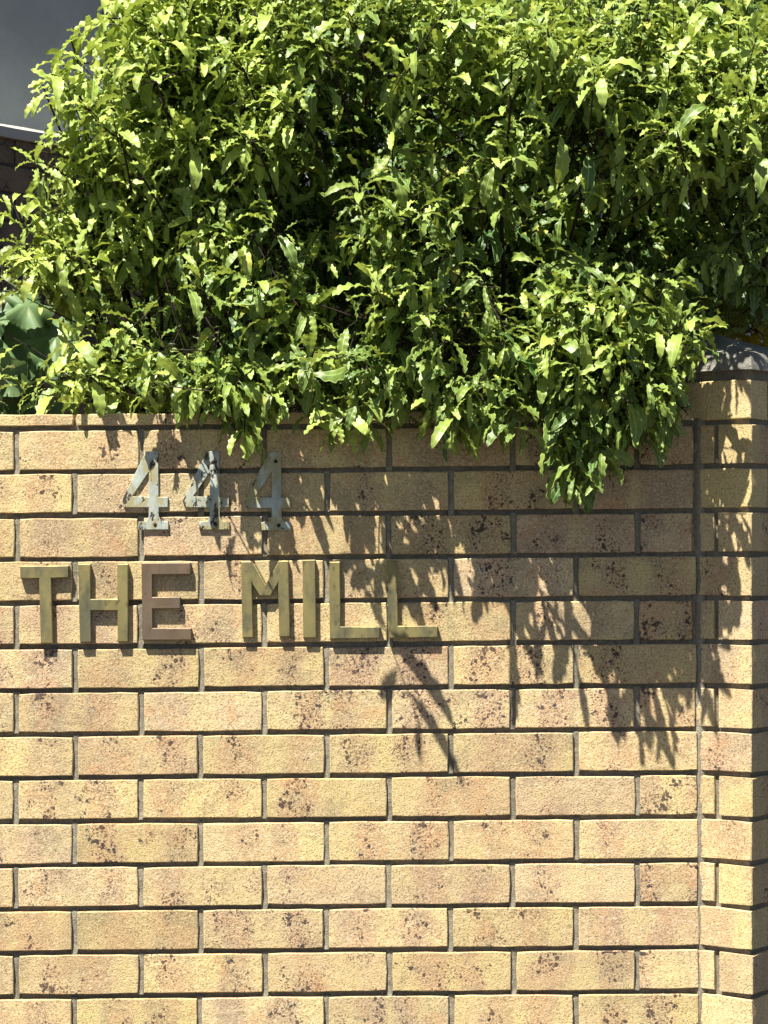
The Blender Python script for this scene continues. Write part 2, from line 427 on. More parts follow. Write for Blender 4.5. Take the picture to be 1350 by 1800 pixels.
# local frame: x along the sunlit face towards the near corner, y into the pier
zoff = zrow(0) + SLOPE * CX * 0.9
cz = P(1310, 668, CY).z
for i in range(-1, nrows):
    zb = zoff + (zrow(i) - zrow(0)) if i < 0 else zrow(i) + SLOPE * CX * 0.9
    zm = zb + BH / 2
    h = SIDE / 2
    flip = (i % 2 == 0)                        # even courses: header next to the near corner on the sunlit face
    for q in range(4):
        ra = q * math.pi / 2
        # each course is a pinwheel of four bricks, the face brick running from one corner
        off = -0.04 if flip else 0.04
        R = Matrix.Rotation(ra, 3, 'Z')
        c = R @ Vector((off, -h, 0))
        t, s_ = random.uniform(.1, .5), random.uniform(.1, .55)
        lay(pier, 0.23, BH, 0.07, (c.x + random.uniform(-.0006, .0006), c.y + random.uniform(-.0006, .0006), zm), (0, random.uniform(-.003, .003), ra + random.uniform(-.004, .004)), M['brick'], t, s_)
zt = zoff + zrow(-2) - zrow(0) + BH
# the core of mortar
bm = bmesh.new()
hh = SIDE / 2 - 0.0095
n = 30
rings = []
capz = P(1316, 650, CY - 0.003).z
for j in range(n + 1):
    z = -0.1 + (capz + 0.002 + 0.1) * j / n
    ring = []
    for q in range(4):
        for s_ in range(6):
            t = -1 + 2 * s_ / 6
            R = Matrix.Rotation(q * math.pi / 2, 3, 'Z')
            p = R @ Vector((t * hh, -hh + random.uniform(-.0006, .0006), 0)); ring.append(bm.verts.new((p.x, p.y, z)))
    rings.append(ring)
for a, b in zip(rings, rings[1:]):
    for k in range(24): bm.faces.new((a[k], a[(k + 1) % 24], b[(k + 1) % 24], b[k]))
bm.faces.new(rings[-1])
me = bpy.data.meshes.new('mortar'); bm.to_mesh(me); bm.free(); me.materials.append(M['mortar'])
link('mortar', me, pier)
# cast cap: steep chamfered skirt below a shallow pyramid
bm = bmesh.new()
hc = SIDE / 2 + 0.007
apex = P(1256, 588, 0.16).z
prof = [(hc - 0.012, 0.0), (hc, 0.001), (hc - 0.001, 0.010), (hc - 0.005, 0.024), (hc - 0.011, 0.034), (hc - 0.017, 0.038)]
prof2 = [(prof[-1][0] * (1 - t), 0.038 + (apex - capz - 0.038) * t) for t in (0.25, 0.5, 0.75, 0.97)]
prof += prof2
rings = []
r = random.Random(9)
for (w, z) in prof:
    ring = []
    m = 8
    for q in range(4):
        R = Matrix.Rotation(q * math.pi / 2, 3, 'Z')
        for s_ in range(m):
            t = -1 + 2 * s_ / m
            x, y = t * w, -w
            if s_ == 0: x += 0.004 * min(1, w * 10); y += 0.004 * min(1, w * 10)
            p = R @ Vector((x, y, 0)); ring.append(bm.verts.new((p.x + r.uniform(-.0008, .0008), p.y + r.uniform(-.0008, .0008), capz + z + r.uniform(-.0007, .0007))))
    rings.append(ring)
for a, b in zip(rings, rings[1:]):
    for k in range(32): bm.faces.new((a[k], a[(k + 1) % 32], b[(k + 1) % 32], b[k]))
bm.faces.new(rings[-1]); bm.faces.new(list(reversed(rings[0])))
me = bpy.data.meshes.new('cap'); bm.to_mesh(me); bm.free(); me.materials.append(M['cap'])
link('cap', me, pier)
# the upright joint between wall and pier, in the wall
V, Fc = [], []
r = random.Random(21)
n = 150
for j in range(n + 1):
    z = -0.05 + (P(1225, 735).z + 0.05) * j / n
    row = (z - zrow(0)) / (zrow(0) - zrow(1)); w_ = 0.5 + 0.5 * math.sin(z * 61) * math.sin(z * 23 + 1)
    xa, xb = X(1219), X(1241)
    for s_, (x, y) in enumerate([(xa, 0.012), (xa + 0.007, 0.0040 + 0.002 * w_), (X(1228) + 0.0015 * math.sin(z * 40), 0.0005 + 0.0030 * w_), (X(1235), 0.0005 + 0.001 * w_), (xb, 0.004)]):
        V.append((x + r.uniform(-.0005, .0005), y + r.uniform(-.0009, .0009), z))
for j in range(n):
    for q in range(4):
        a = j * 5 + q; Fc.append((a, a + 1, a + 6, a + 5))
link('end_joint', mesh_of('end_joint', V, Fc, M['mortar'], True), wall)

# ------------------------------------------------------------------ letters and numbers
def plate(name, poly, y_face, thick, mat, hole=None, bev=0.0015, parent=None):
    pts = [P(x, y, y_face) for x, y in poly]
    cx = sum(p.x for p in pts) / len(pts); z0 = min(p.z for p in pts)
    bm = bmesh.new()
    def ring(ps, y): return [bm.verts.new((p.x - cx, y, p.z - z0)) for p in ps]
    loops = [pts] + ([[P(x, y, y_face) for x, y in hole]] if hole else [])
    def area(ps): return sum(a.x * b.z - b.x * a.z for a, b in zip(ps, ps[1:] + ps[:1]))
    def inset(ps, d, outer=True):
        n = len(ps); res = []; s = 1 if area(ps) > 0 else -1
        if not outer: s = -s
        for i in range(n):
            a, b, c = ps[i - 1], ps[i], ps[(i + 1) % n]
            d1 = Vector((b.x - a.x, b.z - a.z)).normalized(); d2 = Vector((c.x - b.x, c.z - b.z)).normalized()
            n1 = Vector((-d1.y, d1.x)) * s; n2 = Vector((-d2.y, d2.x)) * s
            k = (n1 + n2); k = k / max(0.25, k.length_squared) * 2 if k.length > 1e-5 else n1
            res.append(Vector((b.x + k.x * d, 0, b.z + k.y * d)))
        return res
    ef = []
    for li, ps in enumerate(loops):
        fr = ring(inset(ps, bev, li == 0), y_face); mid = ring(ps, y_face + bev); bk = ring(ps, y_face + thick)
        n = len(ps)
        for i in range(n):
            j = (i + 1) % n
            bm.faces.new((fr[i], fr[j], mid[j], mid[i])); bm.faces.new((mid[i], mid[j], bk[j], bk[i]))
        ef += [bm.edges.get((fr[i], fr[(i + 1) % n])) for i in range(n)]
        ef_b = [bm.edges.get((bk[i], bk[(i + 1) % n])) for i in range(n)]
        loops[li] = (ef[-n:], ef_b)
    bmesh.ops.triangle_fill(bm, edges=[e for l in loops for e in l[0]], use_beauty=True)
    bmesh.ops.triangle_fill(bm, edges=[e for l in loops for e in l[1]], use_beauty=True)
    bmesh.ops.recalc_face_normals(bm, faces=bm.faces)
    me = bpy.data.meshes.new(name); bm.to_mesh(me); bm.free(); me.materials.append(mat)
    return link(name, me, parent, (cx, 0, z0))

FACE = -0.0122
letters = [
 ('T', 'brass', [(35, 995), (121, 994), (120.2, 1015), (90, 1016.5), (93, 1131), (71.5, 1131), (68.5, 1016.8), (35.5, 1017.2)],
  'thick tarnished brass capital T, first letter of the lower line'),
 ('H', 'brass', [(137, 991.4), (159, 991.4), (159.6, 1053), (206.2, 1053), (206, 991.4), (225.3, 991.4), (225.4, 1128), (206.6, 1128.5), (206.4, 1073.3), (160, 1073.5), (160.3, 1129), (140.4, 1129.5)],
  'thick tarnished brass capital H between the letter T and the brown E'),
 ('E', 'copper', [(248.5, 989.3), (335, 988.8), (335, 1009.8), (268, 1010.5), (268, 1049.5), (317, 1049.3), (317, 1070), (268.3, 1070.5), (268.6, 1104), (336.2, 1104.2), (336.6, 1125.2), (250.3, 1125.6)],
  'reddish brown capital E, the only letter not of yellow brass'),
 ('M', 'brass', [(423.5, 987), (441.5, 987), (465.8, 1029.5), (489.7, 985.8), (507.2, 985.5), (510.2, 1119), (490.8, 1119.3), (488.8, 1025.5), (475.4, 1047.6), (456.2, 1047.6), (443, 1026.5), (445, 1120.6), (426, 1121)],
  'thick tarnished brass capital M starting the second word'),
 ('I', 'brass', [(531.6, 984.3), (554.4, 983.8), (555.9, 1121), (533, 1121.3)],
  'thick tarnished brass capital I standing between M and the double L'),
 ('L1', 'brass', [(578.3, 987.6), (597.6, 987.3), (599, 1101.3), (668.6, 1101.6), (667.6, 1122), (579.8, 1123.4)],
  'brass capital L directly after the letter I, shadow touching its stem'),
 ('L2', 'brass', [(680, 985.6), (697.8, 985.3), (700, 1100.2), (769.6, 1100), (769, 1120.6), (682, 1122)],
  'brass capital L ending the second word, rightmost of all the letters'),
]
for nm, mt, poly, lab in letters:
    o = plate('letter', poly, FACE, 0.0125, M[mt])
    tag(o, lab, 'letter', 'raised metal letters on the brick wall')
four = [(256.3, 793.5), (278.2, 793.2), (278.8, 873.6), (295.4, 873.8), (295.0, 891.6), (278.9, 891.9), (279.2, 908), (283, 915.5), (296, 917), (296, 931), (243, 931.2), (243, 917.2), (257.6, 915.8), (261.3, 908), (261.6, 892), (218, 892), (213.6, 880.7)]
fhole = [(261.6, 829.5), (261.6, 873.6), (232.5, 872.6)]
FF = -0.0062
for (dx, dy, mt, scr, lab) in [
    (0, 0, 'number_pale', [(270, 814), (272.5, 922)], 'pale grey metal numeral 4 in full sun, leftmost of the three'),
    (107.3, 0, 'number_rust', [(375, 812), (378, 921)], 'badly rust stained metal numeral 4, middle of the three'),
    (216, 1, 'number_olive', [(484.7, 811), (490, 923.5)], 'olive stained metal numeral 4 in leaf shade, rightmost of the three')]:
    o = plate('house_number', [(x + dx, y + dy) for x, y in four], FF, 0.0045, M[mt], [(x + dx, y + dy) for x, y in fhole], 0.0008)
    tag(o, lab, 'house number', 'metal house numerals on the brick wall')
    for (sx, sy) in scr:
        bm = bmesh.new(); bmesh.ops.create_uvsphere(bm, u_segments=12, v_segments=6, radius=0.0038)
        bmesh.ops.scale(bm, vec=(1, 0.5, 1), verts=bm.verts)
        me = bpy.data.meshes.new('screw'); bm.to_mesh(me); bm.free(); me.materials.append(M['screw'])
        p = P(sx, sy, FF)
        q = link('screw', me, o, (p.x - o.location.x, FF, p.z - o.location.z))

# ------------------------------------------------------------------ the wall and the building behind
BA = math.radians(50)                           # the rear wall runs away to the right
bd = Vector((math.cos(BA), math.sin(BA), 0)); bn = Vector((math.sin(BA), -math.cos(BA), 0))
B0 = P(0, 240, 2.62); B0.z = 0
BTOP = P(0, 240, 2.62).z
back = empty('boundary_wall', B0, BA)
tag(back, 'dark brick boundary wall with a pale coping, receding behind the leaves at left', 'wall')
p2 = 0.0848
for i in range(15):
    z = BTOP - 0.003 - BH / 2 - p2 * i
    for k in range(-5, 8):
        x = 0.24 * k + (0.06 if i % 2 else 0.18) + random.uniform(-.002, .002)
        lay(back, 0.23, BH, 0.07, (x, random.uniform(-.001, .001), z), (0, random.uniform(-.003, .003), random.uniform(-.004, .004)), M['old_brick'], random.uniform(.3, .9), random.uniform(.3, .9))
slab('mortar', -1.3, 2.05, 0.006, 0.2, -0.1, BTOP - 0.004, M['old_mortar'], back)
V, Fc = [], []
r = random.Random(2)
n = 60
prof = [(-0.018, 0.0), (-0.022, 0.030), (-0.010, 0.040), (0.22, 0.046), (0.22, 0.0)]
for i in range(n + 1):
    x = -1.3 + 3.35 * i / n
    for (y, z) in prof: V.append((x, y + r.uniform(-.0012, .0012), BTOP - 0.002 + z + r.uniform(-.001, .001)))
m = len(prof)
for i in range(n):
    for q in range(m):
        a, b = i * m + q, i * m + (q + 1) % m; Fc.append((a, a + m, b + m, b))
link('coping', mesh_of('coping', V, Fc, M['white_cap']), back)

hb = B0 + bd * 0.5 - bn * 0.223
house = empty('rendered_building', (hb.x, hb.y, 0), BA)
tag(house, 'plain grey painted building wall at the top left corner', 'building')
slab('wall', -5, 7, 0.0, 0.25, -0.1, 3.9, M['render'], house)
slab('added_eave', -5.2, 7.2, -0.08, 0.4, 3.9, 4.05, M['white_cap'], house)  # unseen overhang, added to shade the wall below

# ------------------------------------------------------------------ leaves
def leaf_shape(cols, n, L, Wd, droop, waves, amp, seed, fold=0.25, twist=0.0):
    """a leaf along +x, upper face +z: petiole, pointed blade, wavy margin; returns verts, faces, leafuv"""
    r = random.Random(seed)
    ph = [r.uniform(0, 6.28) for _ in range(3)]
    us = {3: (-1, 0, 1), 5: (-1, -0.55, 0, 0.55, 1)}[cols]
    x = z = 0.0; V, UV = [], []
    for i in range(n + 1):
        t = i / n
        th = -droop * (t ** 1.4) + 0.25 * (1 - t)
        if i: x += L / n * math.cos(th); z += L / n * math.sin(th)
        tt = max(0.0, (t - 0.10) / 0.90)
        w = Wd / 2 * (math.sin(math.pi * tt ** 0.95) ** 0.72) if 0 < tt < 1 else 0.0
        w = w * (0.80 + 0.45 * tt) + 0.0006 * (1 if t < 1 else 0.1)
        env = min(1, w / (Wd * 0.3))
        for u in us:
            a = abs(u)
            side = 1 if u > 0 else -1
            wv = math.sin(2 * math.pi * waves * t + ph[0] + (0.9 if side > 0 else 2.2)) + 0.15 * math.sin(2 * math.pi * waves * 1.5 * t + ph[1] * side)
            wy = u * w * (1 + 0.10 * wv * a)
            zz = (fold * a * w) + amp * wv * a * a * env
            ct, st = math.cos(th), math.sin(th)
            tw = twist * t
            yy, z2 = wy * math.cos(tw) - zz * math.sin(tw), wy * math.sin(tw) + zz * math.cos(tw)
            V.append((x - st * z2, yy, z + ct * z2)); UV.append((u, t, 0))
    m = len(us); Fc = []
    for i in range(n):
        for q in range(m - 1):
            a = i * m + q; Fc.append((a, a + m, a + m + 1, a + 1))
    return np.array(V), np.array(Fc), np.array(UV)

specs = []
for s_ in range(9):
    r = random.Random(100 + s_)
    L = [0.070, 0.080, 0.062, 0.076, 0.090, 0.058, 0.072, 0.084, 0.050][s_]
    specs.append(dict(L=L, Wd=L * r.uniform(0.15, 0.23), droop=r.uniform(0.2, 1.5), waves=r.uniform(4.0, 5.6), amp=r.uniform(0.0014, 0.0028),
                      seed=200 + s_, fold=r.uniform(0.1, 0.5), twist=r.uniform(-0.9, 0.9)))
bulk = [leaf_shape(3, 18, **k) for k in specs]
hero = [leaf_shape(5, 24, **k) for k in specs]

def bake(name, leaves, shapes, mat, parent):
    """leaves: list of (variant, 4x4 array, tone) joined into one mesh"""
    Vs, Fs, Us, Ts = [], [], [], []; base = 0
    for v in range(len(shapes)):
        sel = [l for l in leaves if l[0] == v]
        if not sel: continue
        V, Fc, UV = shapes[v]
        Mx = np.array([l[1] for l in sel]); tn = np.array([l[2] for l in sel])
        W_ = np.einsum('nij,vj->nvi', Mx[:, :3, :3], V) + Mx[:, None, :3, 3]
        k = len(sel); nv = len(V)
        Vs.append(W_.reshape(-1, 3)); Fs.append((Fc[None] + (np.arange(k) * nv)[:, None, None]).reshape(-1, 4) + base)
        Us.append(np.tile(UV, (k, 1))); Ts.append(np.repeat(tn, nv)); base += k * nv
    V = np.concatenate(Vs).astype(np.float32); Fq = np.concatenate(Fs).astype(np.int32); U = np.concatenate(Us).astype(np.float32); T = np.concatenate(Ts).astype(np.float32)
    me = bpy.data.meshes.new(name)
    me.vertices.add(len(V)); me.vertices.foreach_set('co', V.ravel())
    me.loops.add(Fq.size); me.loops.foreach_set('vertex_index', Fq.ravel())
    me.polygons.add(len(Fq)); me.polygons.foreach_set('loop_start', np.arange(0, Fq.size, 4, dtype=np.int32))
    me.polygons.foreach_set('use_smooth', np.ones(len(Fq), dtype=bool))
    a = me.attributes.new('leafuv', 'FLOAT_VECTOR', 'POINT'); a.data.foreach_set('vector', U.ravel())
    a = me.attributes.new('tone', 'FLOAT', 'POINT'); a.data.foreach_set('value', T)
    me.update(calc_edges=True); me.validate()
    me.materials.append(mat)
    return link(name, me, parent)

def unit(v): return v / max(1e-9, np.linalg.norm(v))
leaves, twigs = [], []
G = 2.39996
POCKETS = [(600, 215, 85, 115), (760, 190, 45, 40), (930, 330, 50, 40), (1290, 400, 70, 45), (530, 340, 55, 75), (865, 445, 65, 85), (1010, 400, 110, 55), (1150, 415, 90, 60), 
           (480, 440, 40, 55), (330, 590, 80, 60), (770, 240, 75, 45), (600, 570, 50, 50), (815, 610, 40, 60), (1010, 250, 60, 45), (700, 590, 40, 40), (250, 520, 60, 40)]
def sprig(tip, axis, length, tone, n=None, dens=1.0, scale=1.0, rng=RNG, hang=0.0, free=False):
    if not free and tip[1] < 0.22:             # hollows in the face of the crown
        x_, y_, _ = proj(np.array(tip))
        for (a_, b_, c_, d_) in POCKETS:
            if ((x_ - a_) / c_) ** 2 + ((y_ - b_) / d_) ** 2 < rng.uniform(0.8, 1.5): return
    axis = unit(axis)
    a = np.array([0, 0, 1.0]) if abs(axis[2]) < 0.9 else np.array([1.0, 0, 0])
    e1 = unit(np.cross(axis, a)); e2 = np.cross(axis, e1)
    n = n or int(rng.integers(10, 15) * dens)
    # the stem arches: base behind, slightly below or above
    sag = np.array([0, 0, -0.12 * length]) * rng.uniform(-0.4, 1.0)
    base = tip - axis * length
    ph = rng.uniform(0, 6.28)
    pts = [base + (tip - base) * t + sag * 4 * t * (1 - t) for t in (0, 0.25, 0.5, 0.75, 1.0)]
    twigs.append((pts, 0.0016 * scale))
    for i in range(n):
        t = 1 - (i / n) ** 1.05 * 0.9
        p = base + (tip - base) * t + sag * 4 * t * (1 - t)
        az = ph + i * G
        young = max(0.0, 1 - i / (n * 0.55))
        el = math.radians(rng.normal(48 + 38 * min(1, i / 6), 12))
        rad = e1 * math.cos(az) + e2 * math.sin(az)
        d = unit(axis * math.cos(el) + rad * math.sin(el) + np.array([0, 0, rng.normal(0.06 - 0.75 * hang, 0.14)]))
        up = np.array([0, -0.15, 1.0]) + rad * 0.35 + rng.normal(0, 0.28, 3) + axis * 0.3
        nn = up - d * np.dot(up, d)
        if np.linalg.norm(nn) < 0.15: nn = rad - d * np.dot(rad, d)
        nn = unit(nn); b = np.cross(nn, d)
        v = int(rng.integers(0, len(bulk)))
        sc = scale * rng.uniform(0.72, 1.18) * (0.55 + 0.45 * min(1, (i + 1) / 3.0))
        Mx = np.eye(4); Mx[:3, 0] = d * sc; Mx[:3, 1] = b * sc; Mx[:3, 2] = nn * sc; Mx[:3, 3] = p
        tn = min(1.0, max(0.0, tone * (0.72 + 0.5 * young) + rng.normal(0, 0.15)))
        leaves.append((v, Mx, tn))

def proj(p):
    """pixel of a world point"""
    d = p - np.array(CAM); ct, st = math.cos(TILT), math.sin(TILT)
    f = d[..., 1] * ct + d[..., 2] * st; up = -d[..., 1] * st + d[..., 2] * ct
    return 675 + F * d[..., 0] / f, 900 - F * up / f, f

# lobes of the crown: px, py, rx, ry (pixels), depth of centre, depth radius, tone, spacing, downwardness
LOBES = [
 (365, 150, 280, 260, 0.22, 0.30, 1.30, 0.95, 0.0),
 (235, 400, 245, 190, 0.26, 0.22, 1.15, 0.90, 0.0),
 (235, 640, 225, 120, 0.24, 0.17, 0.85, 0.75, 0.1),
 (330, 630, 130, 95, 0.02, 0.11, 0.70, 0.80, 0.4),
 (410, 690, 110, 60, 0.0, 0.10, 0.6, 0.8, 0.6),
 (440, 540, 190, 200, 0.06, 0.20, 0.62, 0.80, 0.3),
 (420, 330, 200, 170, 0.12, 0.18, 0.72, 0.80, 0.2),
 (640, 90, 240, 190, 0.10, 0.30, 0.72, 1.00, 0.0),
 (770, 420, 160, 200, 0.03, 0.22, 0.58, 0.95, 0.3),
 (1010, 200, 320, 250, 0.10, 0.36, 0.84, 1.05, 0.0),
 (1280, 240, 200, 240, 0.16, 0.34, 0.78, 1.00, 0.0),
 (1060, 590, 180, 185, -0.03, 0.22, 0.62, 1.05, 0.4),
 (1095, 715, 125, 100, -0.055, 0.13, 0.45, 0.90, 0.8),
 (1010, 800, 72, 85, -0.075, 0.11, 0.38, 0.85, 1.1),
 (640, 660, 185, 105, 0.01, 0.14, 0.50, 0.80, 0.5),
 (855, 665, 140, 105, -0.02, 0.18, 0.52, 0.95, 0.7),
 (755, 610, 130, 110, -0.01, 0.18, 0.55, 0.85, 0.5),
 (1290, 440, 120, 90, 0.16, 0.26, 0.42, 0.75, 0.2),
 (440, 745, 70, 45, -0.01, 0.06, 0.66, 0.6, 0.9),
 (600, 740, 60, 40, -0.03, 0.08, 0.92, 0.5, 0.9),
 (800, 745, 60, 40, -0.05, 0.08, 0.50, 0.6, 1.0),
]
for (px, py, rx, ry, yc, R, tone, den, down) in LOBES:
    c = np.array(P(px, py, yc)); k = (yc + 4.6) / F
    rad = np.array([rx * k, R, ry * k])
    area = (rx * ry) / (46.0 ** 2) * 3.0 * den
    for shell, frac in ((1.0, 1.0), (0.74, 0.60), (0.45, 0.5)):
        for _ in range(int(area * frac * (1.7 if down >= 0.4 and shell < 1 else 1))):
            d = unit(RNG.normal(0, 1, 3))
            if d[1] > 0.25: d[1] = -abs(d[1]) * 0.5; d = unit(d)
            tip = c + d * rad * shell * RNG.uniform(0.88, 1.04)
            ax = unit(d * np.array([0.9, 0.9, 0.8]) + np.array([RNG.normal(0, .28), -0.12 + RNG.normal(0, .35), 0.30 - 1.1 * down + RNG.normal(0, .35)]))
            sprig(tip, ax, RNG.uniform(0.13, 0.24), 1.02 * tone * (1.0 if shell == 1 else 0.62 if shell > .5 else 0.35) * RNG.uniform(0.75, 1.12), scale=RNG.uniform(0.85, 1.1), hang=down * 0.8)  # inner shells take a darker leaf colour, painting in the crown's depth shade
# the inner mass of the shrub, its shade put into low leaf tones
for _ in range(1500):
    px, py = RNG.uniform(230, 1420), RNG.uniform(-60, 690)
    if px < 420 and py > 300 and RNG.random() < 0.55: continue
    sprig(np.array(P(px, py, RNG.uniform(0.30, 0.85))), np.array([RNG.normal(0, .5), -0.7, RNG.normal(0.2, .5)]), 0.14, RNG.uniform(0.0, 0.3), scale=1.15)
# single shoots that stand out from the mass
for (px, py, y, ax, tone, ln) in [
    (70, 165, 0.20, (-.8, -.2, .35), .95, .18), (115, 105, 0.22, (-.8, -.2, .6), .95, .16), (185, 30, 0.2, (-.7, -.2, .7), .95, .16), (20, 355, 0.2, (-.9, -.2, .1), .9, .2),
    (70, 265, 0.16, (-.9, -.3, .3), .95, .2), (110, 410, 0.1, (-.7, -.4, .0), .9, .16), (40, 430, 0.22, (-.8, -.3, .1), .85, .16), (90, 640, 0.12, (-.6, -.5, .3), .85, .14), (60, 690, 0.12, (-.9, -.3, .1), .85, .16), (140, 700, 0.1, (-.4, -.6, .3), .9, .14), (230, 700, 0.1, (-.3, -.6, .3), .8, .14),
    (500, 215, -0.10, (-.5, -.6, .4), .85, .18), (690, 230, -0.14, (.0, -.7, .4), .7, .16), (735, 350, -0.2, (-.1, -.7, .5), .85, .16), (655, 490, -0.20, (-.2, -.9, .2), .92, .18),
    (545, 640, -0.26, (.1, -.9, -.1), .5, .18), (930, 460, -0.16, (-.5, -.6, .2), .6, .16), (1110, 440, -0.18, (-.2, -.6, .7), .8, .17), (1180, 500, -0.17, (.5, -.5, .5), .7, .17), (1235, 590, -0.18, (.8, -.5, .0), .7, .17), (1215, 640, -0.15, (.5, -.6, -.4), .55, .15),
    (1100, 640, -0.24, (.1, -.8, -.3), .8, .15), (1150, 700, -0.2, (.3, -.6, -.7), .5, .15), (1085, 540, -0.22, (-.1, -.8, .4), .9, .15), (950, 600, -0.22, (-.4, -.8, .1), .8, .16),
    (1010, 850, -0.18, (-.1, -.3, -1), .3, .17), (1240, 600, -.19, (.8, -.5, -.2), .6, .16), (1225, 640, -.17, (.6, -.5, -.6), .5, .15), (1215, 560, -.18, (.7, -.5, .3), .7, .15), (1190, 700, -.15, (.4, -.4, -.8), .5, .15), (1120, 760, -.15, (.2, -.3, -1), .45, .15), (1050, 850, -.17, (.1, -.3, -1), .3, .14), (900, 790, -.18, (-.1, -.4, -.9), .5, .15), (1175, 470, -.15, (.4, -.5, .7), .75, .16), (1060, 800, -0.18, (.3, -.4, -1), .35, .16), (980, 780, -0.17, (-.3, -.4, -.9), .35, .16), (1170, 760, -0.14, (.3, -.3, -1), .45, .15),
    (640, 745, -0.11, (.1, -.6, -.6), 1.0, .12), (585, 740, -0.11, (-.5, -.6, -.4), 1.0, .12), (430, 760, -0.07, (.0, -.4, -.9), .75, .13), (800, 755, -0.15, (.0, -.4, -.9), .5, .14), (870, 745, -0.14, (.3, -.5, -.7), .6, .13), (360, 690, 0.0, (-.1, -.7, -.4), .75, .12), (700, 690, -.12, (-.2, -.6, -.6), .5, .14)]:
    sprig(np.array(P(px, py, y)), np.array(ax, float), ln, tone, scale=1.08, free=True, hang=max(0, -ax[2]) * .6)

# long dark stemmed shoots whose bare lower half shows
SHOOTS = [((265, 335), (150, 185), -.02, .9), ((150, 185), (90, 130), .08, .95), ((300, 70), (190, 32), .02, .9), ((440, 150), (400, 85), -.06, .8), ((550, 240), (490, 175), -.1, .8),
          ((130, 325), (60, 285), .1, .9), ((290, 190), (255, 110), -.06, .9), ((225, 300), (200, 215), -.02, .9), ((350, 40), (300, -20), 0, .9), ((640, 90), (610, 20), -.12, .75),
          ((970, 120), (962, 50), -.2, .8), ((1060, 200), (1050, 120), -.22, .75), ((640, 400), (630, 320), -.12, .6), ((500, 480), (480, 385), -.08, .6), ((500, 620), (610, 625), -.1, .5),
          ((880, 560), (845, 480), -.14, .6), ((470, 300), (420, 230), -.08, .8), ((1210, 330), (1190, 230), -.18, .6), ((180, 480), (110, 440), .04, .85), ((200, 620), (120, 600), .04, .75), ((235, 690), (150, 660), .02, .8), ((560, 700), (470, 690), -.05, .6)]
shoot_lines = []
for (a_, b_, y_, tn_) in SHOOTS:
    p0 = np.array(P(a_[0], a_[1], y_ + 0.06)); p1 = np.array(P(b_[0], b_[1], y_ - 0.03))
    bend = np.array([0, 0, 0.012])
    line = [p0 + (p1 - p0) * t + bend * 4 * t * (1 - t) for t in np.linspace(-0.3, 1, 7)]
    shoot_lines.append(line)
    sprig(p1, p1 - p0 + np.array([0, 0, 0.02]), 0.045, tn_, n=9, free=True, scale=1.05)
    for t in (0.15, 0.45, 0.7):
        pp_ = p0 + (p1 - p0) * t; sd_ = unit(np.array([RNG.normal(0, 1), RNG.normal(-.2, .5), RNG.normal(0, .6)]))
        sprig(pp_ + sd_ * 0.02, sd_, 0.03, tn_ * .9, n=3, free=True)
# keep clear of wall, pier; leave the open corner of the picture open
pos = np.array([l[1][:3, 3] + l[1][:3, 0] * 0.033 for l in leaves])
tipp = np.array([l[1][:3, 3] + l[1][:3, 0] * 0.062 for l in leaves])
def clash(p):
    inwall = (p[:, 1] > -0.008) & (p[:, 1] < 0.105) & (p[:, 2] < ztop + 0.004 + SLOPE * p[:, 0]) & (p[:, 0] < XR)
    q = p[:, :2] - np.array([pc.x, pc.y]); a = q @ np.array(u1[:2]); b = q @ np.array(u2[:2])
    inpier = (abs(a) < SIDE / 2 + 0.01) & (abs(b) < SIDE / 2 + 0.01) & (p[:, 2] < capz + 0.05)
    return inwall | inpier
px, py, dd = proj(tipp)
edge_x = np.interp(py, [-60, 0, 60, 120, 170, 215, 260, 330, 420, 500, 600, 740], [235, 185, 115, 60, 35, 70, 25, -20, -60, -30, -10, -40])
low = np.interp(px, [-50, 380, 400, 440, 500, 560, 640, 690, 740, 800, 880, 930, 960, 1010, 1050, 1110, 1180, 1205, 1225, 1270, 1290, 1400],
                    [735, 735, 800, 820, 790, 775, 815, 760, 765, 812, 800, 800, 860, 905, 880, 820, 790, 740, 640, 615, 560, 560])
bare = (((px - 30) / 72) ** 2 + ((py - 590) / 80) ** 2 < RNG.uniform(0.5, 1.3, len(px))) & (RNG.random(len(px)) < 0.93)
bare |= (((px - 25) / 45) ** 2 + ((py - 330) / 110) ** 2 < 1) & (RNG.random(len(px)) < 0.6)
for (a_, b_, c_, d_) in POCKETS:
    bare |= (((px - a_) / c_) ** 2 + ((py - b_) / d_) ** 2 < RNG.uniform(0.4, 1.1, len(px))) & (tipp[:, 1] < 0.13) & (RNG.random(len(px)) < 0.85)
keep = ~bare & ~(clash(pos) | clash(tipp)) & (px > edge_x - 5) & (py < low + 4)
leaves = [l for l, k in zip(leaves, keep) if k]
pos = pos[keep]; tipp = tipp[keep]; nleaf = len(leaves)

# the 300 leaves that show largest become parts of their own
cell = 7
zb = {}
basep = np.array([l[1][:3, 3] for l in leaves])
for t in (0.2, 0.4, 0.6, 0.8, 1.0):
    x_, y_, d_ = proj(basep * (1 - t) + tipp * t)
    for i in range(len(leaves)):
        if 0 <= x_[i] < 1350 and 0 <= y_[i] < 1000:
            key = (int(x_[i] // cell), int(y_[i] // cell)); q = zb.get(key)
            if q is None or d_[i] < q[0]: zb[key] = (d_[i], i)
own = np.zeros(len(leaves))
for d_, i in zb.values(): own[i] += 1
bx, by, _ = proj(basep); tx, ty, _ = proj(tipp)
face = np.array([abs(l[1][1, 2]) for l in leaves])
score = own * 12 + np.hypot(bx - tx, by - ty) * 0.5 + face * 40
score[own < 2] = -1
top = set(np.argsort(-score)[:300].tolist())

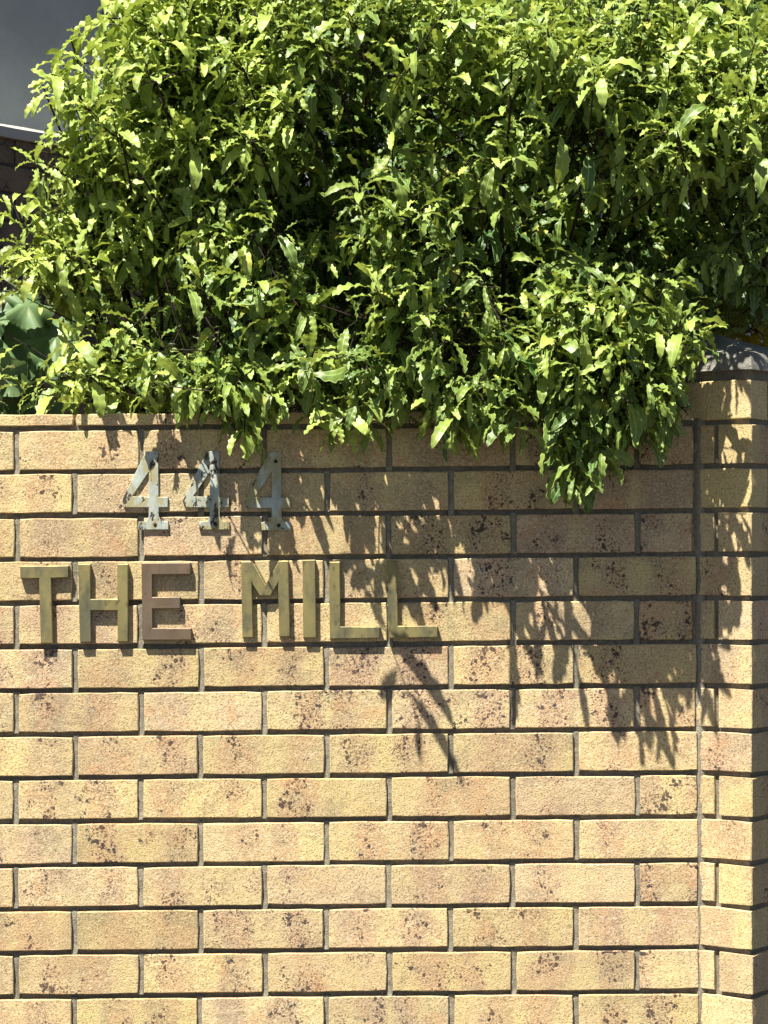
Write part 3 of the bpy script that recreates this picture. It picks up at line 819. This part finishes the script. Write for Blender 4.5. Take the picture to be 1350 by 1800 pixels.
shrub = empty('leafy_shrub', tuple(P(700, 938, 0.55).xy) + (0.03,))
tag(shrub, 'big shrub of wavy edged yellow green leaves spilling over the brick wall', 'shrub')
so_ = np.array(shrub.location)
def shifted(l):
    Mx = l[1].copy(); Mx[:3, 3] -= so_; return (l[0], Mx, l[2])
f = bake('foliage', [shifted(l) for i, l in enumerate(leaves) if i not in top], bulk, M['leaf'], shrub)
tag(f, kind='stuff')
hm = {}
for i in sorted(top):
    v, Mx, tn = shifted(leaves[i]); q = min(4, int(tn * 5))
    if (v, q) not in hm:
        V, Fc, UV = hero[v]
        me = mesh_of('leaf', V, [tuple(int(a) for a in b) for b in Fc], M['leaf'], True)
        a = me.attributes.new('leafuv', 'FLOAT_VECTOR', 'POINT'); a.data.foreach_set('vector', UV.astype(np.float32).ravel())
        a = me.attributes.new('tone', 'FLOAT', 'POINT'); a.data.foreach_set('value', np.full(len(V), (q + 0.5) / 5, dtype=np.float32))
        hm[(v, q)] = me
    o = link('leaf', hm[(v, q)], shrub); o.matrix_local = Matrix(Mx.tolist())

def tube(V, Fc, pts, r0, r1, k=5):
    pts = [np.array(p, float) for p in pts]; n = len(pts); b0 = len(V)
    for i, p in enumerate(pts):
        t = unit(pts[min(n - 1, i + 1)] - pts[max(0, i - 1)])
        a = np.array([0, 0, 1.0]) if abs(t[2]) < 0.9 else np.array([1.0, 0, 0])
        e1 = unit(np.cross(t, a)); e2 = np.cross(t, e1); rr = r0 + (r1 - r0) * i / (n - 1)
        for j in range(k):
            an = 2 * math.pi * j / k; V.append(tuple(p + rr * (e1 * math.cos(an) + e2 * math.sin(an))))
    for i in range(n - 1):
        for j in range(k):
            a, b = b0 + i * k + j, b0 + i * k + (j + 1) % k; Fc.append((a, b, b + k, a + k))
V, Fc = [], []
for pts, r0 in twigs:
    m_ = np.array([pts[0], pts[2], pts[-1]])
    if clash(m_).any(): continue
    x_, y_, _ = proj(m_)
    if (y_ > np.interp(x_, [-50, 380, 440, 1200, 1230, 1400], [720, 720, 790, 790, 600, 550])).any(): continue
    if (x_ < np.interp(y_, [0, 100, 215, 330, 740], [190, 90, 70, 20, 20])).any(): continue
    tube(V, Fc, [p - so_ for p in pts], r0, r0 * 0.6, 4)
tag(link('twigs', mesh_of('twigs', V, Fc, M['bark'], True), shrub), kind='stuff')
# limbs: from the stems behind the wall out to the lobes
root = np.array(P(700, 938, 0.55)); root[2] = 0.05
r = random.Random(4)
for sx in (-0.12, 0.05, 0.22):
    V, Fc = [], []
    p0 = root + np.array([sx, 0, 0]); p3 = root + np.array([sx * 4.5, -0.12, 1.75])
    pts = [p0 + (p3 - p0) * t + np.array([math.sin(t * 4 + sx * 20) * 0.03, math.cos(t * 5) * 0.02, 0]) for t in np.linspace(0, 1, 8)]
    tube(V, Fc, [p - so_ for p in pts], 0.03, 0.014, 8); link('stem', mesh_of('stem', V, Fc, M['bark'], True), shrub)
ends = [((75, 150), .2), ((125, 70), .2), ((60, 290), .18), ((180, 20), .2), ((250, -20), .15), ((150, 240), .1), ((90, 400), .14), ((270, 430), .05), ((480, 190), -.05), ((560, 60), -.1), ((600, 640), -.03), ((440, 560), -.02),
        ((740, 360), -.1), ((900, 110), -.2), ((1100, 90), -.2), ((1290, 120), -.1), ((1100, 500), -.15), ((1060, 700), -.12), ((1200, 560), -.12), ((880, 640), -.08)]
for (e, y) in ends:
    V, Fc = [], []
    p3 = np.array(P(e[0], e[1], y)); sx = min((-0.12, 0.05, 0.22), key=lambda q: abs(root[0] + q * 4.5 - p3[0]))
    b = root + np.array([sx * 4.0, -0.10, 1.45]); mid = (b + p3) / 2 + np.array([0, 0.08, 0.06])
    pts = [b * (1 - t) ** 2 + 2 * mid * t * (1 - t) + p3 * t * t + np.array([r.uniform(-.006, .006) for _ in range(3)]) * (0 < t < 1) for t in np.linspace(0, 1, 10)]
    tube(V, Fc, [p - so_ for p in pts], 0.008, 0.0017, 6); link('branch', mesh_of('branch', V, Fc, M['bark'], True), shrub)

for line in shoot_lines:
    if clash(np.array(line)).any(): continue
    V, Fc = [], []
    tube(V, Fc, [p - so_ for p in line], 0.0026, 0.0012, 6); link('branch', mesh_of('branch', V, Fc, M['bark'], True), shrub)

# ------------------------------------------------------------------ the other plants behind the wall
def broad_leaf(R, seed):
    r = random.Random(seed); n = 60; rings = 5; V = [(0, 0, 0)]; UV = [(0, 0, 0)]; Fc = []
    for k in range(1, rings + 1):
        f_ = k / rings
        for i in range(n):
            th = 2 * math.pi * i / n
            lobe = 0.90 + 0.10 * math.cos(5 * (th)) + 0.035 * math.sin(31 * th + seed) - (0.45 * max(0, math.cos(th - math.pi)) ** 12)
            rr = R * f_ * (1 + (lobe - 1) * f_)
            z = 0.14 * R * math.cos(5 * th) * f_ ** 2 - 0.25 * R * f_ ** 2 + 0.03 * R * math.sin(9 * th + seed) * f_
            V.append((rr * math.cos(th), rr * math.sin(th), z))
            a = abs(((th * 5 / (2 * math.pi)) % 1.0)); a = min(a, 1 - a) * 2
            UV.append((a * f_ ** 0.7 * 0.95, f_, 0))
    for i in range(n): Fc.append((0, 1 + i, 1 + (i + 1) % n))
    for k in range(rings - 1):
        for i in range(n):
            a, b = 1 + k * n + i, 1 + k * n + (i + 1) % n; Fc.append((a, a + n, b + n, b))
    me = mesh_of('leaf', V, Fc, M['mallow'], True)
    a = me.attributes.new('leafuv', 'FLOAT_VECTOR', 'POINT'); a.data.foreach_set('vector', np.array(UV, dtype=np.float32).ravel())
    a = me.attributes.new('tone', 'FLOAT', 'POINT'); a.data.foreach_set('value', np.full(len(V), r.uniform(0.3, 0.9), dtype=np.float32))
    return me
mal = empty('broad_leafed_plant', tuple(P(60, 938, 0.95).xy) + (0.03,))
tag(mal, 'plant with big lobed dull green leaves in front of the dark wall at far left', 'plant')
mo = Vector(mal.location)
for k, (px_, py_, y, R, rx_, ry_, rz_) in enumerate([(48, 535, .80, .060, .9, .1, .4), (5, 600, .82, .072, .8, -.2, 1.9), (100, 590, .84, .075, 1.0, .3, .2), (62, 600, .9, .085, 1.3, .0, 2.5), (82, 640, .78, .045, .7, .3, 1.1),
                                                 (12, 655, .76, .055, 1.2, -.3, 3.0), (25, 690, .85, .06, .9, .2, 4.0), (110, 690, .9, .06, .9, .2, 5.0), (-20, 560, .9, .06, 1, .2, 5.5), (60, 720, .92, .07, 1, .2, .5)]):
    p = P(px_, py_, y)
    link('leaf', broad_leaf(R * 1.12, k), mal, p - mo, (rx_, ry_, rz_))
    V, Fc = [], []
    b = np.array((P(45, 800, .93) - mo)[:]); e = np.array((p - mo)[:])
    tube(V, Fc, [b, (b + e) / 2 + np.array([0, .03, .03]), e], 0.004, 0.002, 6); link('stalk', mesh_of('stalk', V, Fc, M['mallow'], True), mal)
V, Fc = [], []
tube(V, Fc, [(0, 0, 0), (0.004, 0, 1.0), (0, 0.004, P(60, 800, .93).z - 0.03)], 0.008, 0.005, 6); link('stem', mesh_of('stem', V, Fc, M['bark'], True), mal)

def small_plant(name, label, cat, spots_, mat, tone, base_px, y, scale):
    global leaves, twigs
    leaves, twigs = [], []
    o = empty(name, tuple(P(base_px, 938, y).xy) + (0.03,)); tag(o, label, cat); oo = np.array(o.location)
    for (a, b, c) in spots_:
        sprig(np.array(P(a, b, c)), np.array([RNG.normal(0, .5), -.6, RNG.normal(.3, .4)]), 0.12, tone, scale=scale)
    tag(bake('foliage', [(l[0], l[1] - np.pad(so3(oo), ((0, 1), (3, 0))), l[2]) for l in leaves], bulk, mat, o), kind='stuff')
    V, Fc = [], []
    for pts, r0 in twigs: tube(V, Fc, [p - oo for p in pts], r0, r0 * .6, 4)
    top_ = np.array(P(spots_[0][0], spots_[0][1], spots_[0][2])) - oo
    tube(V, Fc, [(0, 0, 0), top_ * 0.6, top_], 0.008, 0.003, 6)
    link('stem', mesh_of('stem', V, Fc, M['bark'], True), o)
def so3(v): return np.array(v).reshape(3, 1)
small_plant('pale_leafed_shrub', 'small shrub with pale mottled leaves at the left edge above the lobed leaves', 'shrub',
            [(5, 470, .9), (20, 510, .88), (-10, 540, .85), (30, 455, .95), (0, 650, .7), (-15, 500, .8), (15, 555, .95)], M['pale_leaf'], .7, 0, .9, .62)
small_plant('yellow_leafed_shrub', 'dim yellow leaved shrub in the shade behind the pointed pier cap', 'shrub',
            [(1330, 560, .75), (1320, 530, .8), (1345, 590, .7), (1300, 520, .9), (1375, 560, .8), (1360, 520, .8), (1340, 620, .8)], M['yellow_leaf'], .8, 1340, .8, 1.4)
# stake beside the broad leaved plant
V, Fc = [], []
p = P(31, 600, .97)
tube(V, Fc, [(p.x, p.y, 0.0), (p.x + .002, p.y, 1.0), (p.x - .002, p.y, P(31, 540, .97).z)], 0.006, 0.005, 8)
tag(link('garden_stake', mesh_of('garden_stake', V, Fc, M['wood'], True)), 'thin dark upright garden stake among the lobed leaves at far left', 'stake')
print('LEAVES', nleaf)
